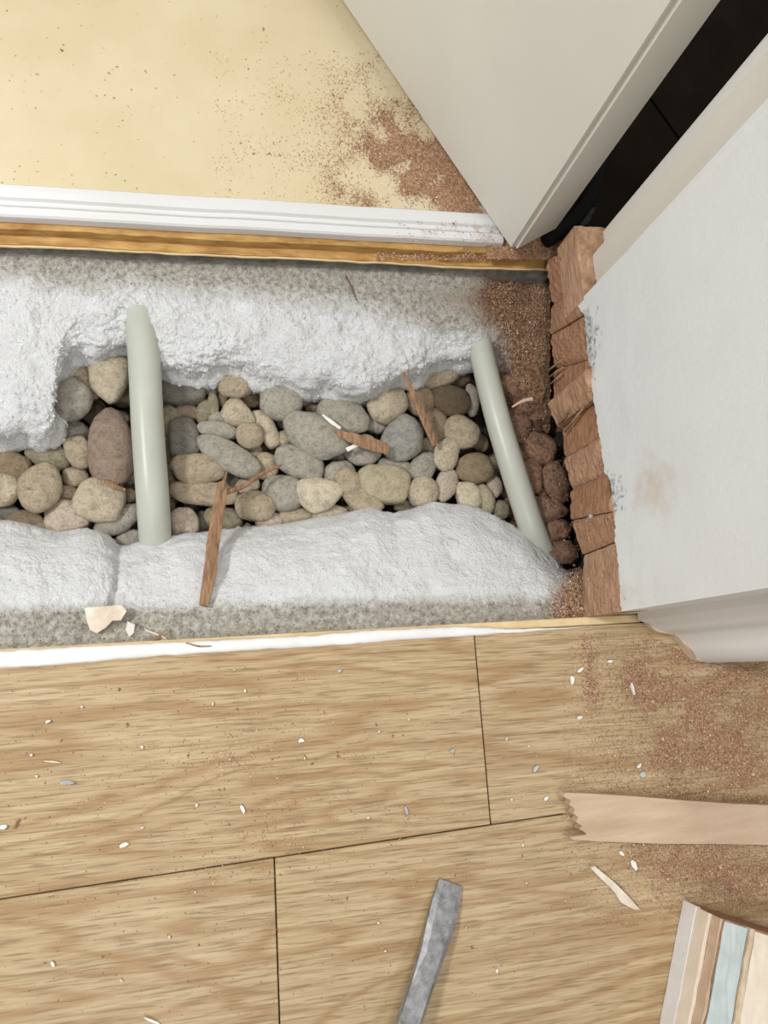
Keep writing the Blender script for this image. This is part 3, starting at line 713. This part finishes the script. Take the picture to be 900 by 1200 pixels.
# ------------------------------------------------------------------ sawn stub of the jamb
LFT = [(641, 303), (644, 357), (646, 392), (646, 432), (650, 470), (655, 500), (663, 536), (668, 574), (673, 609), (680, 650), (686, 724)]
RGT = [(657, 297), (668, 336), (683, 370), (690, 420), (694, 432), (694, 470), (703, 513), (711, 553), (719, 600), (724, 632), (728, 718)]
st = tag(empty('jamb_stub', (XJ, .15, 0)), 'rough brown timber stub of the sawn door jamb beside the soil', 'timber stub')
for i in range(len(LFT)-1):
    nr, nc = 14, 12; g0 = []; off = [.0005, 0, .0012, .0006, -.0042, .0008, 0, -.0016, -.0005, .0004][i]
    l0, l1, r0, r1 = [PX(p[0], p[1], XJ) for p in (LFT[i], LFT[i+1], RGT[i], RGT[i+1])]
    for r in range(nr):
        t = .012+.976*r/(nr-1); row = []
        for c in range(nc):
            s = c/(nc-1); p = l0.lerp(l1, t).lerp(r0.lerp(r1, t), s)
            h = .0009*fbm(Vector((p.y*140, p.z*60, i)), 3)+.0006*math.sin((p.y*.7+p.z)*900+i)*.5
            edge = .0016*(max(0, 1-min(r, nr-1-r)/1.5))
            tilt = (.5-t)*.0035*(1 if i % 2 else -1)
            jag = .0013*noise.noise(Vector((p.y*500, i, 3))) if c == 0 else (.0018*noise.noise(Vector((p.y*350, i, 9))) if c == nc-1 else 0)
            row.append(Vector((XJ+off-h+edge+tilt, p.y, p.z+jag)))
        g0.append(row)
    child('wood_segment', slab('wood_segment', g0, Vector((.020, 0, 0))), CUT, st)
# lifted splinters on the stub
for (p0, p1, wd) in (((640, 436), (660, 421), 3), ((642, 443), (660, 430), 3), ((645, 450), (659, 438), 3), ((655, 497), (688, 458), 5), ((662, 506), (690, 470), 4)):
    a, b = PX(p0[0], p0[1], XJ-.003), PX(p1[0], p1[1], XJ-.001)
    child('splinter', tube('splinter', [a, a.lerp(b, .5), b], [wd*.00022, wd*.0003, wd*.00018], 6, True), SPLINT, st)
p = PX(693, 605, XJ-.001); me = tube('nail_head', [p+Vector((.003, 0, 0)), p, p+Vector((-.0012, 0, 0)), p+Vector((-.0018, 0, 0))], [.0018, .0018, .0017, .0009], 10)
child('nail_head', me, CHIPG, st)
# brown sawn ledge behind the stub (under the rebate)
g0 = [[Vector((x, y, .0525+.0012*fbm(Vector((x*200, y*200, 4)), 3))) for x in np.linspace(XJ-.0005, XJ+.024, 12)] for y in np.linspace(YD-.002, .303, 16)]
child('sawn_ledge', slab('sawn_ledge', g0, Vector((0, 0, -.03))), CUT, st)

# ------------------------------------------------------------------ sealant along the oak floor
SB = [(-400, 803), (0, 783), (60, 780), (160, 771), (260, 764), (330, 760), (400, 756), (470, 750), (540, 746), (600, 742), (650, 738), (690, 735)]
SA = [(-400, 785), (0, 763), (110, 757), (260, 750), (360, 745), (430, 739), (480, 737), (535, 734), (600, 737), (650, 736), (690, 734)]
g0 = [[], [], [], [], []]
for px in np.arange(-400, 690, 3):
    ya, yb = poly(SA, px)+1.2*fbm(Vector((px*.05, 1, 0)), 3), poly(SB, px)+1.0*fbm(Vector((px*.04, 7, 0)), 3)
    if yb < ya+.8: yb = ya+.8
    for k, (t, z) in enumerate(((0, .0003), (.15, .0016), (.5, .0022), (.85, .0014), (1, .0003))): g0[k].append(P(px, lerp(ya, yb, t), z+.0004*fbm(Vector((px*.06, t*3, 2)))*(1 if 0 < k < 4 else 0)))
tag(link('sealant_strip', slab('sealant_strip', g0, Vector((0, 0, -.0002)), True), SEAL), 'uneven white sealant line along the edge of the oak floor', 'sealant')

# ------------------------------------------------------------------ loose wood
def flat_piece(name, outline, z0, z1, mat, label, cat, group=None, bevel=.0004, tilt=None):
    pts = [P(px, py, z1) for px, py in outline]
    o = link(name, prism(name, [(p.x, p.y) for p in pts], z0, z1, 0), mat)
    recenter(o); o.location.z = (z0+z1)/2
    if tilt: o.rotation_euler = tilt
    return tag(o, label, cat, group)
flat_piece('wood_board', [(661, 929), (690, 930), (740, 933), (800, 938), (860, 942), (960, 946), (960, 991), (900, 990), (840, 989), (780, 989), (730, 987), (700, 986), (672, 984), (667, 981), (688, 978), (684, 974), (679, 972), (682, 968), (675, 963), (678, 958), (672, 953), (674, 948), (667, 943), (669, 938), (661, 934)], .0022, .0105, BOARD, 'pale pinkish board with a splintered left end on the floor', 'board')
flat_piece('wood_sliver', [(692, 1017), (697, 1015), (720, 1034), (737, 1051), (750, 1066), (744, 1066), (728, 1058), (722, 1047)], .0004, .004, PALEW, 'small two-tone wood sliver below the pale board', 'wood sliver')
# splinters in the pit
def splinter(pts, rad, label, mat=SPLINT, name='wood_splinter', cat='splinter', squash=.5):
    q = spline([P(*p) for p in pts], 14); r = [lerp(*[rad[min(int(i/14*(len(rad)-1)), len(rad)-2)+k] for k in (0, 1)], (i/14*(len(rad)-1)) % 1 if i < 14 else 1) for i in range(15)]
    r = [x*(1+.18*noise.noise(Vector((i*1.3, x*4000, 2)))) for i, x in enumerate(r)]
    me = tube(name, q, r, 5, True, squash)
    me.polygons.foreach_set('use_smooth', [False]*len(me.polygons))
    return tag(link(name, me, mat), label, cat, 'wood splinters in the pit')
o = splinter([(261, 566, -.036), (258, 590, -.030), (250, 640, -.020), (247, 668, -.014), (239, 710, -.0095)], [.0038, .0046, .0048, .0046, .0032], 'forked brown splinter standing between bank and pebbles', squash=.7)
b1 = link('branch', tube('branch', spline([P(259, 578, -.035), P(285, 570, -.042), P(305, 556, -.046), P(330, 545, -.049)], 10), [.0022, .0024, .0021, .0018, .0018, .0017, .0016, .0015, .0015, .0013, .0008], 7), SPLINT, o)
b2 = link('tip', tube('tip', [P(258, 580, -.034), P(262, 566, -.030), P(266, 552, -.028)], [.0022, .0016, .0005], 6), SPLINT, o)
splinter([(390, 505, -.050), (410, 512, -.049), (432, 519, -.0485), (455, 526, -.050)], [.0006, .0044, .0052, .0046], 'short reddish chip lying across the middle pebbles')
splinter([(473, 437, -.036), (488, 470, -.041), (500, 498, -.046), (510, 522, -.050)], [.0012, .0027, .0031, .0022], 'straight brown splinter leaning from plaster onto the pebbles')
splinter([(378, 486, -.0495), (388, 494, -.0485), (399, 502, -.0495)], [.0008, .0016, .0012], 'thin white sliver beside the largest grey pebble', CHIPW)
splinter([(406, 527, -.052), (419, 521, -.051)], [.0018, .0016], 'short white sliver under the reddish chip', CHIPW)
splinter([(119, 563, -.052), (132, 569, -.052), (147, 574, -.053)], [.001, .002, .001], 'red brown sliver at the foot of the reddish stone')
splinter([(26, 571, -.049), (36, 572, -.048)], [.0004, .0005], 'tiny dark sliver on the biggest tan pebble')
splinter([(404, 321, -.024), (411, 335, -.0245), (418, 352, -.026)], [.0004, .0008, .0004], 'thin dark splinter stuck on the upper bank', SOIL)
splinter([(170, 738, -.009), (190, 746, -.0085), (196, 750, -.0085)], [.0004, .0008, .0005], 'thin straw crossing another near the floor edge', PALEW)
splinter([(196, 737, -.008), (186, 746, -.007), (178, 752, -.0075)], [.0004, .0009, .0005], 'brown straw lying over the thin straw', SPLINT)
splinter([(218, 753, .0022), (232, 757, .0035), (248, 757, .003)], [.0004, .0006, .0003], 'curved brown fibre on the white sealant', SPLINT)
splinter([(600, 477, -.036), (612, 470, -.034), (624, 467, -.033)], [.0008, .0012, .0016], 'dusty twig end in the soil beside right pipe', BOARD)
# paint flakes on the near bank
def flake(out, z, mat, label, th=.0016, tilt=(0, 0, 0), group='paint flakes on the near bank'):
    return flat_piece('paint_flake', out, z, z+th, mat, label, 'paint flake', group, tilt=tilt)
flake([(99, 712), (128, 710), (143, 709), (149, 716), (142, 727), (132, 727), (124, 735), (113, 742), (105, 738), (101, 726)], -.0085, PALEW, 'large torn cream paint flake on the near bank', .0022, (.06, -.1, 0))
flake([(149, 728), (157, 731), (156, 741), (151, 746), (147, 738)], -.0075, CHIPW, 'small folded white flake right of the cream flake', .003, (.3, .3, 0))
# chips on the floor
def chip(px, py, l, wd, ang, mat, label, group='paint chips on the oak floor'):
    c = P(px, py, .001); th = math.radians(ang); s = .00046
    pts = [(math.cos(th)*a*l-math.sin(th)*b*wd, math.sin(th)*a*l+math.cos(th)*b*wd) for a, b in [(a_*random.uniform(.65, 1.15), b_*random.uniform(.5, 1.2)) for a_, b_ in ((-.5, -.2), (-.1, -.5), (.4, -.35), (.5, .1), (.1, .5), (-.4, .4))]]
    o = link('paint_chip', prism('paint_chip', [(c.x+x*s, c.y-y*s) for x, y in pts], .0003, .0016), mat)
    recenter(o); o.location.z = .00125; o.rotation_euler = (random.uniform(-.15, .15), random.uniform(-.15, .15), 0); return tag(o, label, 'paint chip', group)
for q in ((80, 917, 22, 5, 5, CHIPG, 'grey curled chip on the floor at far left'), (284, 948, 13, 6, 70, CHIPW, 'white double chip below the reddish dust spot'), (145, 990, 12, 6, -10, CHIPW, 'white chip near the long seam at left'),
          (57, 845, 8, 6, 0, CHIPW, 'white speck chip at upper left of the oak floor'), (4, 969, 10, 6, 0, CHIPW, 'white chip at the left picture edge'), (353, 868, 9, 6, 10, CHIPW, 'white chip left of the floor joint'),
          (476, 950, 15, 5, 80, CHIPG, 'grey upright chip left of the floor joint near the dust spot'), (741, 807, 18, 6, 85, CHIPW, 'white upright chip in the sawdust below the casing'), (670, 797, 16, 7, 100, CHIPW, 'white chip left of the sawdust streak'),
          (680, 785, 12, 6, -30, CHIPW, 'white chip on the sawdust streak below the stub'), (679, 841, 9, 7, -10, CHIPW, 'small white chip below the sawdust streak'), (753, 908, 12, 8, 20, BLUEP, 'pale blue chip above the splintered board end'),
          (749, 897, 10, 6, -30, CHIPW, 'white chip beside the pale blue one'), (742, 1013, 17, 9, 70, CHIPW, 'white chip right under the pale board'), (628, 901, 12, 6, -35, CHIPG, 'grey chip left above the splintered board'),
          (530, 880, 10, 5, -20, CHIPG, 'small grey chip left of the short joint'), (640, 936, 9, 5, -30, CHIPW, 'white chip next to the splintered board end'), (178, 1196, 22, 4, 30, CHIPW, 'white straw chip at the bottom picture edge'),
          (63, 893, 24, 3, 10, PALEW, 'thin straw-coloured sliver at far left'), (19, 966, 14, 3, -60, SPLINT, 'thin brown sliver by the left edge'), (398, 786, 7, 6, 0, CHIPG, 'grey crumb near the middle of the upper plank'),
          (62, 1130, 7, 5, 60, CHIPW, 'white crumb at lower left of the floor'), (715, 775, 10, 5, 0, CHIPW, 'white chip just below the jamb corner'), (728, 1000, 9, 5, 40, CHIPW, 'small crumb touching the pale board from below')):
    chip(*q)
for i in range(26):
    chip(random.uniform(5, 640), random.uniform(800, 1190), random.uniform(3, 5), random.uniform(2, 4), random.uniform(0, 180), random.choice([CHIPW, PALEW, PALEW, SPLINT]), 'tiny pale crumb scattered on the oak floor', 'tiny crumbs on the oak floor')

# ------------------------------------------------------------------ timber block at lower right
A = P(800, 1055); U = (P(772, 1200)-A).normalized(); W = (P(900, 1078)-A); W = (W-U*W.dot(U)).normalized(); HB = .0365
blk = tag(empty('timber_block', A+U*.11+W*.045), 'cut timber block with old blue and cream paint lying at lower right', 'timber block')
def bbox(name, u0, u1, w0, w1, z0, z1, mat, nz=.0005, nu=26):
    g0 = []
    for k in range(8):
        wv = lerp(w0, w1, k/7); row = []
        for j in range(nu):
            uu = lerp(u0, u1, j/(nu-1)); q = A+U*uu+W*wv
            ed = nz*1.4*fbm(Vector((uu*120, wv*200+k, 4)), 3) if k in (0, 7) else 0
            row.append(q+W*ed+Vector((0, 0, z1+nz*fbm(Vector((uu*90, wv*260, 2)), 3))))
        g0.append(row)
    return child(name, slab(name, g0, Vector((0, 0, -(z1-z0)))), mat, blk)
bbox('body', 0, .22, .0032, .088, .0005, HB-.003, CUT, .0012)
bbox('cream_paint', .0010, .22, .0288, .050, HB-.0035, HB-.0004, CREAMP)
bbox('cream_paint', .0016, .22, .054, .080, HB-.0035, HB+.0004, CREAMP)
bbox('blue_paint', .0008, .22, .0070, .0235, HB-.0035, HB-.0008, BLUEP)
bbox('wood_ridge', 0.0, .22, .0246, .0276, HB-.0045, HB+.0002, RAWEDGE, .0010)
bbox('wood_ridge', 0.0, .22, .0030, .0046, HB-.0085, HB+.0002, BOARD, .0010)
bbox('wood_ridge', 0.0, .22, .0050, .0064, HB-.0045, HB-.0006, SPLINT, .0008)
bbox('white_paint', -.0005, .22, .0000, .0034, .0006, .0150, SEAL, .0002)
bbox('cream_side', 0.0, .22, .0006, .0034, .0154, .0275, CREAMP, .0004)

# ------------------------------------------------------------------ flat-bladed tool
tool = tag(empty('flat_screwdriver', P(500, 1120)), 'grey worn steel flat blade tool pointing into the picture from below', 'screwdriver')
ctr = [(528, 1034, .0012), (522, 1058, .0030), (515, 1085, .0050), (506, 1115, .0075), (493, 1155, .0110), (478, 1200, .0145), (462, 1250, .018)]
hw = [.0080, .0090, .0092, .0078, .0070, .0070, .0070]; ht = [.0008, .0020, .0032, .0042, .0050, .0055, .0055]
V = []; F = []
for i, (px, py, z) in enumerate(ctr):
    p = P(px, py, z); q = P(*ctr[min(i+1, len(ctr)-1)]); q0 = P(*ctr[max(i-1, 0)]); t = (q-q0); t.z = 0; t.normalize(); s = Vector((-t.y, t.x, 0))
    for a, b in ((-1, -.6), (-.55, -1), (.55, -1), (1, -.6), (1, .5), (.62, 1), (-.62, 1), (-1, .5)):
        V.append(p+s*hw[i]*a+Vector((0, 0, ht[i]*(b+.2))))
for i in range(len(ctr)-1):
    for k in range(8): F.append((i*8+k, i*8+(k+1) % 8, (i+1)*8+(k+1) % 8, (i+1)*8+k))
F.append(tuple(range(8))); F.append(tuple((len(ctr)-1)*8+k for k in range(8)))
child('blade', mesh('blade', V, F), STEEL, tool)
e = P(*ctr[-1]); t = (P(*ctr[-1])-P(*ctr[-3])).normalized()
child('handle', tube('handle', [e-t*.004, e+t*.006, e+t*.012, e+t*.05, e+t*.09, e+t*.1], [.008, .0125, .0150, .0165, .0150, .009], 16), HANDLE, tool)

# ------------------------------------------------------------------ things in the dark gap behind the door
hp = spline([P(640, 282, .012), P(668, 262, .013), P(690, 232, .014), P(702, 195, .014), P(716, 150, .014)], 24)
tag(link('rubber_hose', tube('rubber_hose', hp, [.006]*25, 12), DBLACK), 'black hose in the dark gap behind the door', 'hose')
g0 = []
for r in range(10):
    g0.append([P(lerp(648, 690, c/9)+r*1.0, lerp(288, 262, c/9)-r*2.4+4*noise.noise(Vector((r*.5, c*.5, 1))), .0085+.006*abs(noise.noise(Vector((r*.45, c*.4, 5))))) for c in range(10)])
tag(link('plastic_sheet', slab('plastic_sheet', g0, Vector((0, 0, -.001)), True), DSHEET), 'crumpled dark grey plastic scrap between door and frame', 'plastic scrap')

# ------------------------------------------------------------------ sawdust
DC = [srgb(c) for c in ((176, 140, 110), (194, 158, 127), (160, 122, 94), (210, 179, 150), (144, 110, 84), (226, 201, 176), (184, 148, 118))]
def dust(name, dens, box_, n, size, zfun, label, maxpile=.0, mound=0.0, thr=.60):
    V = []; F = []; C = []; k = 0; tries = 0
    while k < n and tries < n*60:
        tries += 1
        px, py = rng.uniform(box_[0], box_[1]), rng.uniform(box_[2], box_[3]); dn = dens(px, py)
        if rng.random() > dn: continue
        p = P(px, py, zfun(px, py)); s = size*rng.uniform(.45, 1.3)*(2.1 if rng.random() < .03 else 1)
        a = rng.uniform(0, 6.283); el = rng.uniform(.35, .9); u = Vector((math.cos(a), math.sin(a), 0)); v = Vector((-math.sin(a), math.cos(a), 0))
        h = rng.uniform(0, maxpile)*dn
        b = len(V); p = p+Vector((0, 0, h))
        V += [p-u*s+Vector((0, 0, .00005)), p+u*s*.6-v*s*el+Vector((0, 0, .0001)), p+u*s*.8+v*s*el*.8+Vector((0, 0, rng.uniform(.0001, s*.8))), p+Vector((0, 0, s*rng.uniform(.4, .9)))]
        F += [(b, b+1, b+3), (b+1, b+2, b+3), (b+2, b, b+3), (b, b+2, b+1)]
        C += [DC[rng.integers(len(DC))]+(1.0,)]*4; k += 1
    if mound:
        gx = np.arange(box_[0], box_[1]+1, 2.0); gy = np.arange(box_[2], box_[3]+1, 2.0); b = len(V); m = len(gx)
        for y in gy:
            for x in gx:
                z = zfun(x, y)+(dens(x, y)-thr)*mound+mound*.45*noise.noise(Vector((x*.35, y*.35, 8)))
                V.append(P(x, y, max(z, zfun(x, y)-.0007))); C.append(DC[rng.choice([0, 2, 4, 6])]+(1.0,))
        F += [(b+r*m+c, b+r*m+c+1, b+(r+1)*m+c+1, b+(r+1)*m+c) for r in range(len(gy)-1) for c in range(m-1)]
    me = bpy.data.meshes.new(name); me.from_pydata([tuple(x) for x in V], [], F); me.update()
    ca = me.color_attributes.new('col', 'FLOAT_COLOR', 'POINT'); ca.data.foreach_set('color', np.array(C, dtype=np.float32).ravel())
    return tag(link(name, me, DUST), label, 'sawdust', None, 'stuff')
def G(px, py, cx, cy, sx, sy, a=0):
    c, s = math.cos(math.radians(a)), math.sin(math.radians(a)); dx, dy = px-cx, py-cy
    return math.exp(-(((dx*c+dy*s)/sx)**2+((-dx*s+dy*c)/sy)**2))
def d_right(px, py):
    if py < 748+max(0, (px-765))*.42 and px > 765 and px < 835: return 0
    if py < 776 and px >= 835: return 0
    if py < 742: return 0
    n = .62+.55*fbm(Vector((px*.03, py*.03, 3)), 4)
    v = 1.0*G(px, py, 748, 795, 34, 26, 25)+.85*G(px, py, 790, 760, 38, 16, 38)+.7*G(px, py, 692, 790, 12, 44, -6)+.72*G(px, py, 815, 880, 62, 62)+.62*G(px, py, 880, 860, 55, 75)+.5*G(px, py, 860, 800, 70, 26)+.75*G(px, py, 820, 1015, 66, 36, 12)+.5*G(px, py, 880, 1030, 50, 30)+.16*G(px, py, 780, 900, 120, 170)
    return max(0, min(1, v*max(.12, n*1.35)))
dust('sawdust', d_right, (660, 900, 742, 1085), 46000, .00052, lambda a, b: .0001, 'reddish sawdust spread over the oak floor below the casing', .0010, .0016, .78)
def d_left(px, py):
    n = max(0, .5+1.1*fbm(Vector((px*.03, py*.03, 9)), 3))
    return min(1, .9*G(px, py, 268, 888, 15, 12)+.3*G(px, py, 310, 990, 30, 24)*n+.2*G(px, py, 330, 930, 80, 60)*n+.5*G(px, py, 478, 963, 5, 8)+.12*n*G(px, py, 300, 900, 260, 170)+.35*G(px, py, 530, 1020, 26, 8)*n+.3*G(px, py, 232, 1028, 26, 7)*n+.012)
dust('sawdust', d_left, (0, 690, 775, 1190), 3000, .00055, lambda a, b: .0001, 'thin dust specks scattered on the oak planks at left', .0003)
def d_far(px, py):
    if px > 398+(py)*.684+22: return 0
    n = .5+1.0*fbm(Vector((px*.025, py*.025, 13)), 3)
    hole = max(G(px, py, 442, 218, 22, 14, -25), G(px, py, 492, 243, 20, 10))
    dline = (398+py*.684)-px                                    # distance to the door edge
    along = max(0, min(1, (py-70)/110))
    v = along*math.exp(-(max(0, dline-10)/58)**2)*1.05+.35*G(px, py, 430, 190, 45, 70)+.5*G(px, py, 470, 225, 60, 22)+.02
    return max(0, min(1, v*max(.1, n*1.5)*(1-.93*hole)))
dust('sawdust', d_far, (250, 600, 60, 254), 22000, .00056, lambda a, b: .0001, 'brown sawdust heaped along the door on the yellow floor', .0012, .0022)
def d_spk(px, py): return .5 if px < 398+py*.684 else 0
dust('sawdust', d_spk, (0, 560, 0, 228), 190, .0007, lambda a, b: .0001, 'dark specks dotted over the yellow floor', .0002)
def d_ply(px, py):
    t = (px-440)/200; return max(0, min(1, .25+t))*max(.15, .6+.9*fbm(Vector((px*.03, py*.08, 23)), 3))
dust('sawdust', d_ply, (440, 655, 270, 306), 9000, .0007, lambda a, b: -.0100+.004*max(0, min(1, (a-500)/120)), 'sawdust filling the ledge under the threshold strip', .010)
def d_str(px, py): return max(0, min(.8, (px-455)/160))*max(0, .35+fbm(Vector((px*.05, py*.1, 43)), 3))
dust('sawdust', d_str, (450, 590, 254, 283), 500, .0006, lambda a, b: .0085, 'fine sawdust on the right end of the threshold strip', .0002)

def d_bank(px, py):
    if px > 640: return 0
    return max(0, min(1, (px-535)/80))*max(.1, .55+fbm(Vector((px*.04, py*.04, 53)), 3))*(0 if py > 420+max(0, px-590)*1.6 else 1)
def z_bank(px, py):
    yt, yl = poly(UT, px), float(np.interp(px, [540, 575, 592, 612, 646], [424, 415, 424, 480, 500])); v = max(0, min(1, (py-yt)/(yl-yt)))
    return u_prof(v, px, (1-v)*(yl-yt))+.0012
dust('sawdust', d_bank, (535, 645, 322, 495), 6500, .0005, z_bank, 'brown dust sprinkled on the bank beside the right pipe', .0012)
def d_cor(px, py): return max(0, 1-math.hypot(px-690, py-712)/52)
dust('sawdust', d_cor, (630, 690, 670, 727), 2200, .0007, lambda a, b: -.0085-.010*max(0, (705-b)/40), 'brown dust in the near corner between bank and stub', .0015)

def d_hinge(px, py):
    n = .75+.5*fbm(Vector((px*.05, py*.05, 63)), 3); return max(0, min(1, n*1.2*G(px, py, 628, 283, 44, 20, -8)))
dust('sawdust', d_hinge, (570, 668, 255, 304), 5500, .0006, lambda a, b: .0004, 'dark sawdust below the hinge corner of the door', .0015, .004, .3)
